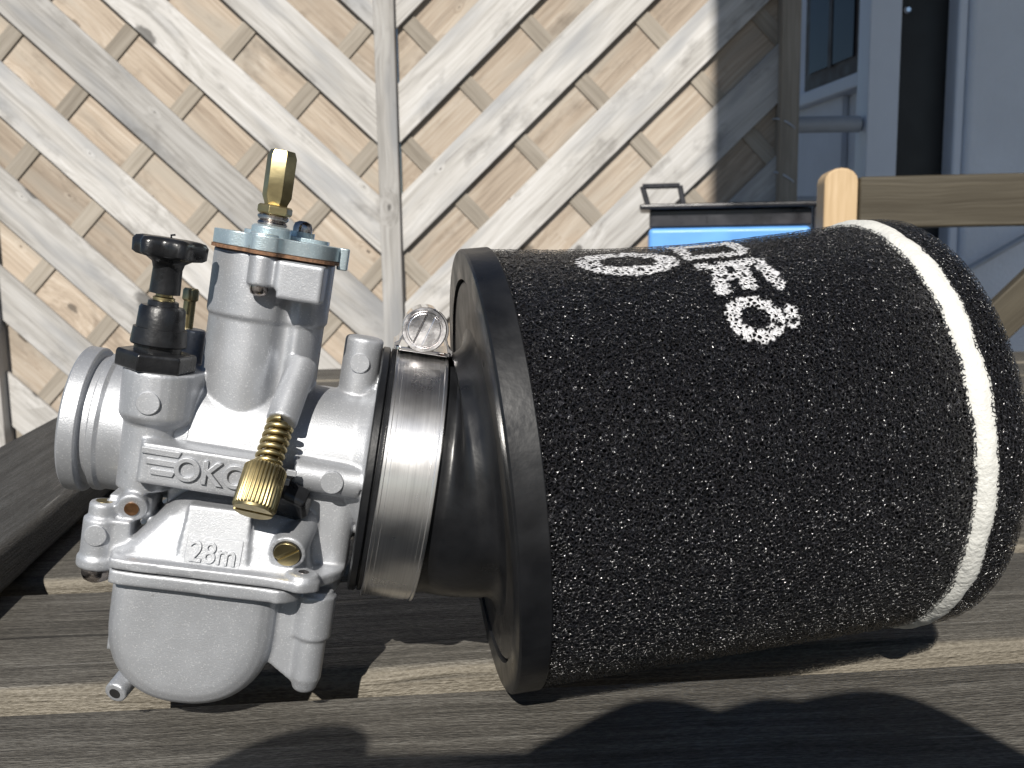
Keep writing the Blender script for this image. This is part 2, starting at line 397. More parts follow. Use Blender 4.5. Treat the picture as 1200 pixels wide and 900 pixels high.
# ------------------------------------------------------------------ grill
def grill():
    root = empty('grill', (.27, 1.3, -.73), 'small blue grill with black lid and wire handle standing before the fence', 'grill')
    m0 = rel(root, Matrix.Translation((.165, 1.2, 0)) @ Matrix.Rotation(R(-8), 4, 'Z') @ Matrix.Translation((-.165, -1.2, 0)))
    mb = MB(); mb.box((.172, 1.205, -.12), (.369, 1.32, .1215)); mb.build('firebox', M['blue'], root, m0, bevel=.006)
    mb = MB(); mb.box((.1735, 1.208, .1225), (.3695, 1.315, .1435)); mb.build('grate_frame', M['black_metal'], root, m0, bevel=.002)
    mb = MB(); mb.box((.161, 1.196, .1445), (.379, 1.33, .151)); mb.build('lid', M['black_metal'], root, m0, bevel=.0028, seg=3)
    mb = MB(); pts = [(.172, 1.215, .148), (.1645, 1.215, .1735), (.2105, 1.215, .1735), (.2155, 1.215, .148)]
    mb2 = MB()
    for a, c in zip(pts, pts[1:]): mb2.tube([a, c], .0034, 10)
    mb2.build('handle', M['black_metal'], root, m0)
    mb = MB(); mb.box((.3705, 1.2, -.73), (.3835, 1.214, .1440)); mb.build('leg', M['black_metal'], root, m0, bevel=.001)
    for x, y in ((.172, 1.21), (.172, 1.305), (.37, 1.305)):
        mb = MB(); mb.box((x, y, -.73), (x + .012, y + .012, -.1195)); mb.build('leg', M['black_metal'], root, m0, bevel=.001)
grill()

# ------------------------------------------------------------------ chair
def chair():
    a = R(-8)
    fr = Matrix.Translation((.331, 1.03, -.009)) @ Matrix.Rotation(a, 4, 'Z')
    root = empty('garden_chair', (.5, 1.0, -.73), 'folding wooden garden chair with broad top rail and pale rounded post', 'chair')
    m = rel(root, fr)
    W = .44
    def post(x0, mat):
        prof = []                       # rounded top in x-z
        z1, w = .186, .034
        prof = [(x0, -.73), (x0 + w, -.73), (x0 + w, z1 - .017)]
        for i in range(9):
            t = PI * i / 8
            prof.append((x0 + w / 2 + w / 2 * math.cos(t), z1 - .014 + .014 * math.sin(t)))
        prof.append((x0, z1 - .017))
        mb = MB()
        # grain along local x: rotate so the post's length is x
        f2 = Matrix(((0, 0, -1, 0), (0, 1, 0, 0), (1, 0, 0, 0), (0, 0, 0, 1)))
        mb.loft([[V(z, y, -x) for x, z in prof] for y in (-.016, .030)])
        return mb.build('back_post', M[mat], root, m @ f2, bevel=.002, smooth=50)
    post(0, 'chair_light'); post(W, 'chair')
    def bar(name, lo, hi, mat='chair'):
        mb = MB(); c = [(l + h) / 2 for l, h in zip(lo, hi)]
        mb.box([l - q for l, q in zip(lo, c)], [h - q for h, q in zip(hi, c)])
        return mb.build(name, M[mat], root, m @ Matrix.Translation(c), bevel=.003)
    bar('top_rail', (.0345, -.02, .123), (W - .0005, .006, .176))
    bar('back_slat', (.0345, -.012, -.06), (W - .0005, .006, -.02))
    for i in range(7): bar('seat_slat', (-.005, .03 + i * .058, -.292), (W + .04, .078 + i * .058, -.272))
    # crossing brace and front legs
    def beam(name, p0, p1, wd, t):
        p0, p1 = V(*p0), V(*p1); d = (p1 - p0); L = d.length; d.normalize()
        y = V(0, 1, 0); y = (y - d * y.dot(d)).normalized(); z = d.cross(y)
        fm = Matrix((d, y, z)).transposed().to_4x4(); fm.translation = (p0 + p1) / 2
        mb = MB(); mb.box((-L / 2, -t / 2, -wd / 2), (L / 2, t / 2, wd / 2)); mb.build(name, M['chair'], root, m @ fm, bevel=.002)
    beam('brace', (.36, .024, .30 - .10), (-.02, .024, -.20), .04, .018)
    for x in (.012, W + .02):
        beam('leg', (x, .0, -.25), (x, .40, -.725), .03, .02)
        beam('seat_rail', (x, .0, -.305), (x, .43, -.305), .024, .018)
chair()

# ------------------------------------------------------------------ table
SLY = R(4.6)
def table():
    root = empty('table', (.12, .5, -.73), 'weathered grey slatted wooden table with a raised end plank', 'table')
    D0, P, G, T = .2178, .0771, .0118, .021
    for k in range(-3, 8):
        y0 = D0 + k * P; y1 = y0 + P - G
        if k == 7: y1 += .004
        x0, x1 = -.192 - (y0 + .03 - .36) * .155, .66
        L = (x1 - x0) / 2
        jz = random.uniform(-.0008, .0003) if k not in (-1, 0) else 0
        mb = MB(); n = 30; w = (y1 - y0) / 2; rr = .0036
        sec = []
        for cx, cy, a0 in ((w - rr, -rr, 0), (-w + rr, -rr, 90), (-w + rr, -T + rr, 180), (w - rr, -T + rr, 270)):
            for i in range(5):
                a = R(a0 + 90 * i / 4); sec.append((cx + rr * math.cos(a), cy + rr * math.sin(a)))
        loops = []
        sd = random.uniform(0, 50)
        for i in range(n + 1):
            x = -L + 2 * L * i / n
            wv = [mnoise.noise(V(x * 14 + sd, q, .3)) * .0007 for q in (0., 7.)]
            loops.append([V(x, p + (wv[0] if p > 0 else wv[1]), q) for p, q in sec])
        mb.loft(loops)
        c = V((x0 + x1) / 2, (y0 + y1) / 2 + (x0 + x1) / 2 * math.tan(SLY), jz)
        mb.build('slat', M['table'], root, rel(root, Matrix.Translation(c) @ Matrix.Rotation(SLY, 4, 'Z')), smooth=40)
    # raised end plank across the left ends of the slats
    a = R(90 + 8.4)
    mb = MB(); mb.box((-.34, -.030, -.0065), (.50, .030, .0065))
    c = V(-.192, .36, .0078)
    mb.build('end_plank', M['table_end'], root, rel(root, Matrix.Translation(c) @ Matrix.Rotation(a, 4, 'Z')), bevel=.003, seg=3)
    for x in (-.2, .2, .6):
        mb = MB(); mb.box((-.37, -.02, -.02), (.40, .02, .02))
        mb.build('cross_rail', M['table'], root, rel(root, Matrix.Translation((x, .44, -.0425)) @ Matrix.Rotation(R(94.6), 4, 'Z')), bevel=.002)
    for x, y in ((-.2, .12), (.58, .16), (-.24, .74), (.54, .80)):
        mb = MB(); mb.box((-.335, -.022, -.022), (.335, .022, .022))
        f2 = Matrix(((0, 0, -1, x), (0, 1, 0, y), (1, 0, 0, -.395), (0, 0, 0, 1)))
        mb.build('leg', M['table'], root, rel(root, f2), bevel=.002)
table()

# ------------------------------------------------------------------ carburettor
SC = .001 * .977
def carb_frame():
    O = V(-.0571, .2072, .0561)
    return Matrix.Translation(O) @ Matrix.Rotation(R(7), 4, 'Z') @ Matrix.Rotation(R(10.5), 4, 'Y')
CF = carb_frame()
def circle(cx, cy, r, n=24, a0=0): return [(cx + r * math.cos(a0 + 2 * PI * i / n), cy + r * math.sin(a0 + 2 * PI * i / n)) for i in range(n)]
def hull(pts):
    pts = sorted(set(pts)); 
    def half(ps):
        h = []
        for p in ps:
            while len(h) > 1 and (h[-1][0] - h[-2][0]) * (p[1] - h[-2][1]) - (h[-1][1] - h[-2][1]) * (p[0] - h[-2][0]) <= 0: h.pop()
            h.append(p)
        return h[:-1]
    return half(pts) + half(pts[::-1])
def rrect(x0, x1, y0, y1, r, n=5):
    out = []
    for cx, cy, a0 in ((x1 - r, y1 - r, 0), (x0 + r, y1 - r, 90), (x0 + r, y0 + r, 180), (x1 - r, y0 + r, 270)):
        out += [(cx + r * math.cos(R(a0 + 90 * i / n)), cy + r * math.sin(R(a0 + 90 * i / n))) for i in range(n + 1)]
    return out
def spline(pts, n=6):
    out = []; m = len(pts)
    for i in range(m):
        p0, p1, p2, p3 = [V(*pts[(i + k) % m]) for k in (-1, 0, 1, 2)]
        for j in range(n):
            t = j / n
            q = .5 * (2 * p1 + (p2 - p0) * t + (2 * p0 - 5 * p1 + 4 * p2 - p3) * t * t + (3 * p1 - p0 - 3 * p2 + p3) * t ** 3)
            out.append((q.x, q.y))
    return out
def text_obj(txt, size, ext, mat, parent, m, bold=0., shear=0., sx=1.):
    cu = bpy.data.curves.new('lettering', 'FONT'); cu.body = txt; cu.size = size; cu.extrude = ext; cu.offset = bold; cu.shear = shear
    cu.align_x = 'CENTER'; cu.align_y = 'CENTER'; cu.bevel_depth = ext * .25
    tmp = bpy.data.objects.new('tmp', cu); COL.objects.link(tmp)
    dg = bpy.context.evaluated_depsgraph_get()
    me = bpy.data.meshes.new_from_object(tmp.evaluated_get(dg)); me.name = 'lettering'
    bpy.data.objects.remove(tmp)
    for v in me.vertices: v.co.x *= sx
    me.materials.clear(); me.materials.append(mat)
    o = bpy.data.objects.new('lettering', me); COL.objects.link(o); o.parent = parent; o.matrix_local = m
    return o

def carburettor():
    base = CF @ V(0, 0, -53 * SC); base.z = 0
    root = empty('carburettor', base, 'cast silver carburettor with black choke knob and brass screws on the slatted table', 'carburettor')
    m = rel(root, CF)
    def bl(mb, name, mat, par=None, **kw):
        # sub-parts sit in their part's frame, which is the same carburettor frame
        if par is None: return mb.build(name, M[mat], root, m, SC, **kw)
        return mb.build(name, M[mat], par, None, SC, **kw)
    # ---- main casting
    b = MB()
    b.lathe((-38, 0, 1.0), (1, 0, 0), [(0, 12.6), (0, 15.2), (.5, 15.9), (3.6, 15.9), (4.0, 15.4), (4.1, 14.2), (5.6, 14.2), (5.9, 15.2), (7.2, 15.2), (8.0, 14.7), (20, 15.0), (26, 15.0), (26, 12.6)], 96, closed=True)
    bl(b, 'spigot', 'silver', smooth=25, bevel=.00015); b = MB()
    b.lathe((-18, 0, .5), (1, 0, 0), [(0, 12.8), (5, 14.9), (10, 15.1), (40, 15.2), (43, 16.5), (44.3, 22), (44.6, 22)], 72)
    hous = spline([(-13.3, 0), (-12.2, -6.5), (-8.6, -10.8), (-3.4, -12.4), (1.0, -11.2), (3.0, -8.9), (4.6, -8.5), (6.6, -9.3), (9.4, -7.6), (11.0, -3.8), (11.3, 0), (11.0, 5), (7, 10), (0, 12.4), (-7, 11), (-12, 6.5)], 6)
    b.prism(hous, 2, 30.2); b.prism([(-.9 + (x + .9) * 1.045, y * 1.045) for x, y in hous], 29.2, 43.0)
    # lug under the cap and the square block beside it
    b.cyl((-1.8, -14.6, 36.6), (-1.8, -14.6, 43), 2.7); b.box((-4.2, -14.5, 36.8), (1.0, -8, 43))
    b.box((2.0, -17.6, 34.8), (11.0, -5, 42.6)); b.box((1.2, -17.2, 36.6), (2.4, -12, 42.4))
    # choke tower
    h1 = hull(circle(-19.3, -13.6, 7.3) + circle(-15.5, 2, 5.2))
    b.loft([[V(x, y, z) for x, y in [(-18.5 + (x - -18.5) * s, -8 + (y + 8) * s) for x, y in h1]] for z, s in ((4.6, .78), (5.6, .93), (6.8, 1), (16.2, 1.0))])
    b.cyl((-20, -13.4, -9), (-20, -13.4, 8), 5.4); b.cyl((-17.6, 2.5, 14), (-17.6, 2.5, 23.8), 3.5)
    b.box((-24, -12, -9), (-10, 8, 8))
    # bar that carries the name
    fr = Matrix.Translation((-7.5, -16.5, -2.1)) @ Matrix.Rotation(R(1.5), 4, 'Y')
    b.prism(rrect(-12.3, 12.5, -5.5, 8, 1.2), -4.2, 4.2, fr)
    # idle-screw boss
    b.cyl((8.6, -8.5, 21.2), (6.75, -18.6, 9.7), 3.25, 32)
    # core, wall by the air horn, bosses
    b.box((-15, -13, -12), (11, 13, 6)); b.prism(rrect(9, 24.4, -13.5, 14, 3), -22, 3)
    b.cyl((20.9, 0, 12), (20.9, 0, 28.3), 4.3, 36, ch=.6)
    b.cyl((10.5, -15.6, -1.2), (24.6, -14.8, -1.8), 3.6)
    b.cyl((13.7, -9, -11.6), (12.1, -23.8, -16.2), 3.75, 36)
    # float chamber cover
    b.loft([[V(x, y, z) for x, y in rrect(*q, 4)] for z, q in ((-22.8, (-22.6, 17, -23.6, 20)), (-20.6, (-22.4, 17, -23.4, 20)), (-19.6, (-20.8, 16.5, -22.6, 19)), (-16, (-17.8, 16, -21.6, 18)), (-12.5, (-15.0, 15, -20.2, 16)), (-10.4, (-12.8, 14, -18.6, 14)), (-8.8, (-11, 13.5, -16, 13)), (-8, (-9.4, 13, -13, 12)))])
    b.loft([[V(x0, -23.4, -20.8), V(x1, -23.4, -20.8), V(x1, -8, -20.8), V(x0, -8, -20.8)] if i == 0 else [V(x0 + .6, -20.9, -9.4), V(x1 - .6, -20.9, -9.4), V(x1 - .6, -8, -9.4), V(x0 + .6, -8, -9.4)] for i, (x0, x1) in enumerate(((-9.6, 4.4), (-9.6, 4.4)))])
    # cover flange with its ears
    fl = spline([(-22.6, -22.5), (-20.5, -25.2), (-8, -25.4), (8, -25.6), (12.5, -26.2), (15.8, -27.2), (19.3, -25), (19.8, -21.8), (22.6, -17.6), (24.2, -12), (24.4, 6), (22, 18), (10, 21), (-14, 21), (-22, 17), (-22.9, 4), (-22.9, -12)], 5)
    b.prism(fl, -23.3, -21.1)
    b.cyl((15.9, -23.3, -23.4), (15.9, -23.3, -19.9), 3.3, 32, ch=.4)
    # left screw lug
    b.cyl((-26.2, -17.4, -25.9), (-26.2, -17.4, -15.2), 3.7, 32, ch=.3); b.cyl((-26.2, -17.4, -15.6), (-26.2, -17.4, -11.9), 2.9, 32, ch=.4)
    b.box((-26, -20, -25.6), (-20, -11, -15)); b.box((-25.5, -17, -15), (-17, -6, -10.5))
    b.cyl((-26.2, -17.4, -25.8), (-26.2, -17.4, -23.2), 4.2, 32, ch=.4)
    # vent spout
    b.cyl((-20.9, -12, -10.6), (-20.4, -19.2, -12.3), 3.1, 32, ch=.25); b.cyl((-20.6, -12.8, -11.5), (-20.3, -12.6, -2), 3.3, 28)
    body = bl(b, 'body', 'silver', voxel=.00036, soft=3)
    # ---- casting marks (round ejector pads)
    def pad(p, n, r):
        q = MB(); q.lathe(p, n, [(-.6, r), (.22, r), (.32, r - .12)], 28); bl(q, 'casting_mark', 'silver', smooth=30)
    pad((-19.4, -20.95, 10.2), (0, -1, 0), 2.35); pad((20.6, -4.3, 22.6), (0, -1, .0), 2.2); pad((18.8, -18.7, -1.5), (0, -1, .0), 2.4); pad((-26.3, -21.1, -18.2), (0, -1, .0), 2.2)
    # ---- lettering on the bar and the float chamber
    tilt = Matrix.Rotation(R(1.5), 4, 'Y')
    mm = Matrix.Translation((-5.2 * SC, -22.15 * SC, -2.3 * SC)) @ tilt @ Matrix.Rotation(R(90), 4, 'X')
    text_obj('OKO', 6.6 * SC, .5 * SC, M['silver'], body, mm, bold=.00004, sx=.98)
    for sgn, xc in ((-1, -15.4), (1, 7.6)):
        for i in range(3):
            q = MB(); z = .7 - i * 2.05; L = 3.9 - i * .75; xo = (3.9 - L) * (1 if sgn < 0 else -1) * .55
            sh = .4 * -sgn
            q.loft([[V(xc + xo - L - sh * 0, y, z - .62), V(xc + xo + L - .5 * (sgn < 0), y, z - .62), V(xc + xo + L, y, z + .62), V(xc + xo - L - .5 * 0, y, z + .62)] for y in (-21.6, -22.5)])
            q.v = [tuple(Matrix.Translation((-7.5, 0, -2.1)) @ tilt @ Matrix.Translation((7.5, 0, 2.1)) @ V(*p)) for p in q.v]
            bl(q, 'wing_bar', 'silver', body, bevel=.00012)
    slope = math.atan2(2.5, 11.4)
    yp = -23.4 + (20.8 - 18.6) * math.tan(slope)
    q = MB(); fr = Matrix.Translation((-2.6, yp + .1, -18.6)) @ Matrix.Rotation(R(90) - slope, 4, 'X') @ Matrix.Rotation(R(-1), 4, 'Z')
    q.box((-5.6, -2.9, -.3), (5.6, 3.4, .28), fr); bl(q, 'number_pad', 'silver', body, bevel=.00015)
    fr2 = fr.copy(); fr2.translation = fr.translation * SC
    text_obj('28m', 6.1 * SC, .3 * SC, M['silver'], body, fr2 @ Matrix.Translation((0, 0, .35 * SC)), sx=.88)
    # ---- float bowl
    b = MB()
    def usec(y, ins, zt=-26):
        a, bb, cx, zc = 17.2 - ins, 17.6 - ins, -5.4, -35.6; out = [V(cx + a, y, zt)]
        for i in range(33):
            t = PI * i / 32; c_, s_ = math.cos(t), math.sin(t)
            out.append(V(cx + a * math.copysign(abs(c_) ** .88, c_), y, zc - bb * abs(s_) ** .88))
        out.append(V(cx - a, y, zt)); return out
    b.loft([usec(y, i) for y, i in ((-22.6, 5), (-22.4, 3.4), (-21.6, 1.8), (-20.2, .7), (-18, .1), (-15, 0), (4, 0), (10, .6), (13, 2.6), (14, 5))])
    b.prism(spline([(-22.4, -22), (-20.4, -24.7), (-8, -25), (8, -25.2), (12, -25.4), (15, -23), (17, -18), (23, -13), (23.6, 6), (21, 17), (10, 20), (-14, 20), (-21.6, 16.5), (-22.4, 4), (-22.4, -12)], 5), -26.6, -23.75)
    # rib with the overflow leg on the right
    b.loft([[V(x, y, z) for x, z in ((9, -26), (22.0, -26), (22.4, -36), (21.8, -45), (20.4, -47), (17.0, -46.4), (10.8, -42))] for y in (-18.9, -8)])
    b.cyl((19.2, -17.6, -25), (19.2, -17.6, -45), 3.3, 28); b.cyl((19.2, -17.4, -26), (19.2, -17.4, -35.6), 4.1, 28)
    b.lathe((19.2, -17.6, -48.2), (0, 0, 1), [(0, 1.4), (.8, 2.5), (3.5, 3.3), (6, 3.3)], 28)
    # drain side on the left
    b.box((-25.5, -4, -50), (-18, 6, -26)); b.cyl((-15, -4, -47.5), (-19.3, -18.6, -52.6), 2.7, 28, r2=2.4)
    bowl = bl(b, 'float_bowl', 'silver', voxel=.00036, soft=3)
    q = MB(); dv = V(-4.3, -14.6, -5.1).normalized(); q.lathe(V(-19.3, -18.6, -52.6) - dv * .4, dv, [(0, 1.2), (.52, 1.2)], 20); bl(q, 'drain_hole', 'dark', bowl, smooth=30)
    # ---- screws
    def screw(p, n, r, h, mat='screw', slot=True, par=None, name='screw'):
        q = MB(); q.lathe(p, n, [(0, r), (h * .45, r), (h * .8, r * .86), (h, r * .5)], 28)
        o = bl(q, name, mat, par, smooth=50); return o
    screw((-26.2, -17.4, -26.1), (0, 0, -1), 2.9, 2.9)
    q = MB(); q.cyl((-26.2, -17.4, -26.4), (-26.2, -17.4, -25.5), 3.1); bl(q, 'washer', 'screw')
    screw((-1.8, -14.6, 36.7), (0, 0, -1), 1.9, 2.2, 'screw')
    q = MB(); q.lathe((-26.2, -17.4, -11.98), (0, 0, 1), [(0, 1.7), (.15, 1.7)], 24); bl(q, 'screw_end', 'brass')
    q = MB(); q.lathe((15.9, -23.3, -20.0), (0, 0, 1), [(0, 1.1), (.18, 1.1)], 20); bl(q, 'screw_end', 'screw')
    q = MB(); q.lathe((-20.38, -19.4, -12.35), (.07, -.97, -.23), [(-.2, 1.45), (.12, 1.45)], 24); bl(q, 'vent_hole', 'copper')
    # ---- cap, gasket, cable adjuster
    outl = spline([(-14, 0), (-13.6, -7), (-10, -12.4), (-5.6, -13.6), (-3.9, -17.2), (.4, -17.2), (2.6, -14.2), (9, -12.8), (12.8, -7), (13, 0), (12.2, 8), (8, 13.5), (-4, 14), (-11, 12)], 5)
    q = MB(); q.prism(outl, 43.05, 43.75); gsk = bl(q, 'gasket', 'gasket', smooth=30)
    q = MB(); q.prism([(x * .985, y * .985) for x, y in outl], 43.8, 46.9); q.cyl((-2.2, -4, 46), (-2.2, -4, 49.2), 4.2, 32, ch=.5)
    q.cyl((-2.2, -13.8, 44), (-2.2, -13.8, 47.4), 3, 28, ch=.3); q.prism(rrect(-9, 9.6, 1, 12, 3), 46.5, 47.8)
    cap = bl(q, 'cap', 'zinc', bevel=.0004)
    q = MB(); q.prism(rrect(12.6, 14.9, -5.4, -1.4, .6), 42.2, 47.0); q.box((10.5, -5, 45.7), (13, -2, 46.6)); bl(q, 'cap_clip', 'zinc', bevel=.0003)
    q = MB(); q.lathe((-2.2, -4, 49.25), (0, 0, 1), [(0, 3.0), (.35, 3.2), (.8, 3.0), (1.0, 2.7), (1.1, 3.0), (1.5, 3.3), (2.0, 3.3), (2.3, 3.0)], 36); bl(q, 'adjuster_collar', 'screw')
    def hexp(r, a0=0): return circle(0, 0, r, 6, a0)
    fr = Matrix.Translation((-2.0, -4, 0))
    q = MB(); q.loft([[fr @ V(x * s, y * s, z) for x, y in hexp(3.75, .3)] for z, s in ((51.6, .9), (52, 1), (53.2, 1), (53.6, .9))]); bl(q, 'lock_nut', 'brass', bevel=.0001)
    q = MB(); hx = hexp(3.2, R(-5))
    q.loft([[fr @ V(x * s, y * s, z) for x, y in hx] for z, s in ((53.6, .78), (54.0, .8), (55.5, 1), (63.9, 1), (65.3, .82))])
    bl(q, 'cable_adjuster', 'brass', bevel=.00012, smooth=25)
    screw((3.2, 8, 48.9), (0, 0, 1), 2.2, 2.6, 'screw'); q = MB(); q.cyl((3.2, 8, 47.6), (3.2, 8, 49.0), 2.9); bl(q, 'washer', 'zinc')
    # ---- choke plunger
    C = (-20.4, -13.6)
    fr = Matrix.Translation((C[0], C[1], 0))
    q = MB(); q.loft([[fr @ V(x * s, y * s, z) for x, y in hexp(8.0, R(16))] for z, s in ((16.2, .97), (16.6, 1), (19.4, 1), (19.9, .95))])
    chk = bl(q, 'choke_nut', 'black_plastic', bevel=.0003)
    q = MB(); q.lathe((*C, 19.7), (0, 0, 1), [(0, 4.7), (1.4, 4.7), (1.5, 5.4), (1.8, 5.6), (5.0, 5.3), (5.1, 4.8), (9.0, 4.6), (9.6, 4.2), (9.7, 3.1), (10.6, 3.0), (10.8, 2.6)], 48); bl(q, 'choke_housing', 'black_plastic')
    q = MB(); q.lathe((*C, 30.2), (0, 0, 1), [(0, 2.2), (.9, 2.2), (1.1, 1.7), (2.4, 1.7)], 24); bl(q, 'choke_rod', 'brass')
    q = MB()
    loops = []
    for z, r, am in ((31.8, 2.4, 0), (31.9, 3.05, 0), (33, 3.05, 0), (37, 2.9, 0), (38.2, 3.2, .02), (39.0, 4.3, .06), (39.3, 6.0, .1), (39.8, 6.7, .11), (42.2, 6.8, .11), (43.0, 6.3, .1), (43.3, 5.2, .08), (43.35, 2.5, 0)):
        loops.append([V(C[0] + r * (1 + am * math.cos(6 * a)) * math.cos(a), C[1] + r * (1 + am * math.cos(6 * a)) * math.sin(a), z) for a in [2 * PI * i / 72 + .25 for i in range(72)]])
    q.loft(loops); kn = bl(q, 'choke_knob', 'black_plastic', smooth=50)
    q = MB(); q.tube([(C[0] + .2, C[1] - 1, 43.2), (C[0] + .1, C[1] - 1.1, 43.9), (C[0] + .9, C[1] - 1.2, 44.1)], .22, 8); bl(q, 'moulding_flash', 'black_plastic', kn)
    # ---- brass nipple behind the choke
    q = MB(); q.lathe((-18.4, 2.8, 23.6), (0, 0, 1), [(0, 1.35), (6.2, 1.3), (6.6, 1.75), (8.6, 1.75), (9.1, 1.4), (9.1, .7), (8.0, .7)], 24); bl(q, 'breather_nipple', 'brass')
    # ---- idle screw: spring and knurled head
    B, Cc, E = V(6.75, -18.8, 9.6), V(5.7, -24.5, 1.6), V(4.8, -30, -6.2)
    ax = (E - Cc).normalized()
    e1 = ax.cross(V(1, 0, 0)).normalized(); e2 = ax.cross(e1)
    st = B; sp = Cc + ax * .2; pts = []
    n_t = 6.5
    for i in range(int(n_t * 16) + 1):
        t = i / (n_t * 16); a = 2 * PI * n_t * t
        pts.append(st.lerp(sp, t) + (e1 * math.cos(a) + e2 * math.sin(a)) * 2.45)
    q = MB(); q.tube(pts, .55, 8); q.cyl(B, Cc, 1.5, 20); spg = bl(q, 'idle_spring', 'brass', smooth=60)
    L = (E - Cc).length; q = MB(); loops = []
    NK = 34
    for d, r, kk in ((0, 2.5, 0), (.1, 3.5, 0), (.9, 4.15, 1), (L - .5, 4.2, 1), (L - .05, 3.9, .3)):
        loops.append([Cc + ax * d + (e1 * math.cos(a) + e2 * math.sin(a)) * (r + .17 * kk * math.cos(NK * a)) for a in [2 * PI * i / (NK * 6) for i in range(NK * 6)]])
    q.loft(loops); hd = bl(q, 'idle_screw_head', 'brass', smooth=60)
    q = MB(); sl_ = Matrix((e2, e1, ax)).transposed().to_4x4(); sl_.translation = E
    # end face in two half discs with the slot between them
    for sg in (-1, 1):
        pl = [(4.0 * math.cos(a), sg * 4.0 * math.sin(a)) for a in [R(8) + (PI - R(16)) * i / 20 for i in range(21)]]
        q.prism(pl, -.2, .45, sl_)
    bl(q, 'slotted_end', 'brass', hd, bevel=.0001)
    # ---- black hex plug behind the idle screw
    pa = V(11.4, -13, -2.4); pb = V(10.0, -20.2, -8.6); pd = (pb - pa).normalized()
    q = MB(); q.cyl(pa, pa + pd * 6.2, 3.0, 28); q.lathe(pa + pd * 4.6, pd, [(0, 3.6), (.2, 5.0), (3.6, 5.0), (4.6, 4.2)], 6)
    bl(q, 'black_plug', 'black_plastic', bevel=.0004)
    # ---- pilot air screw
    d = V(-1.6, -14.8, -4.6).normalized(); P0 = V(12.1, -23.8, -16.2)
    q = MB(); q.lathe(P0 - d * .3, d, [(0, 3.0), (.36, 3.0)], 32); bl(q, 'screw_seat', 'dark', smooth=0)
    q = MB(); f1 = d.cross(V(.75, 0, .62)).normalized(); f2 = d.cross(f1); fm = Matrix((f2, f1, d)).transposed().to_4x4(); fm.translation = P0 - d * .1
    for sg in (-1, 1):
        q.prism([(2.7 * math.cos(a), sg * 2.7 * math.sin(a)) for a in [R(9) + (PI - R(18)) * i / 16 for i in range(17)]], 0, .75, fm)
    q.prism(circle(0, 0, 2.6), 0, .35, fm)
    bl(q, 'pilot_screw', 'brass', bevel=.0001)
    return root
carburettor()

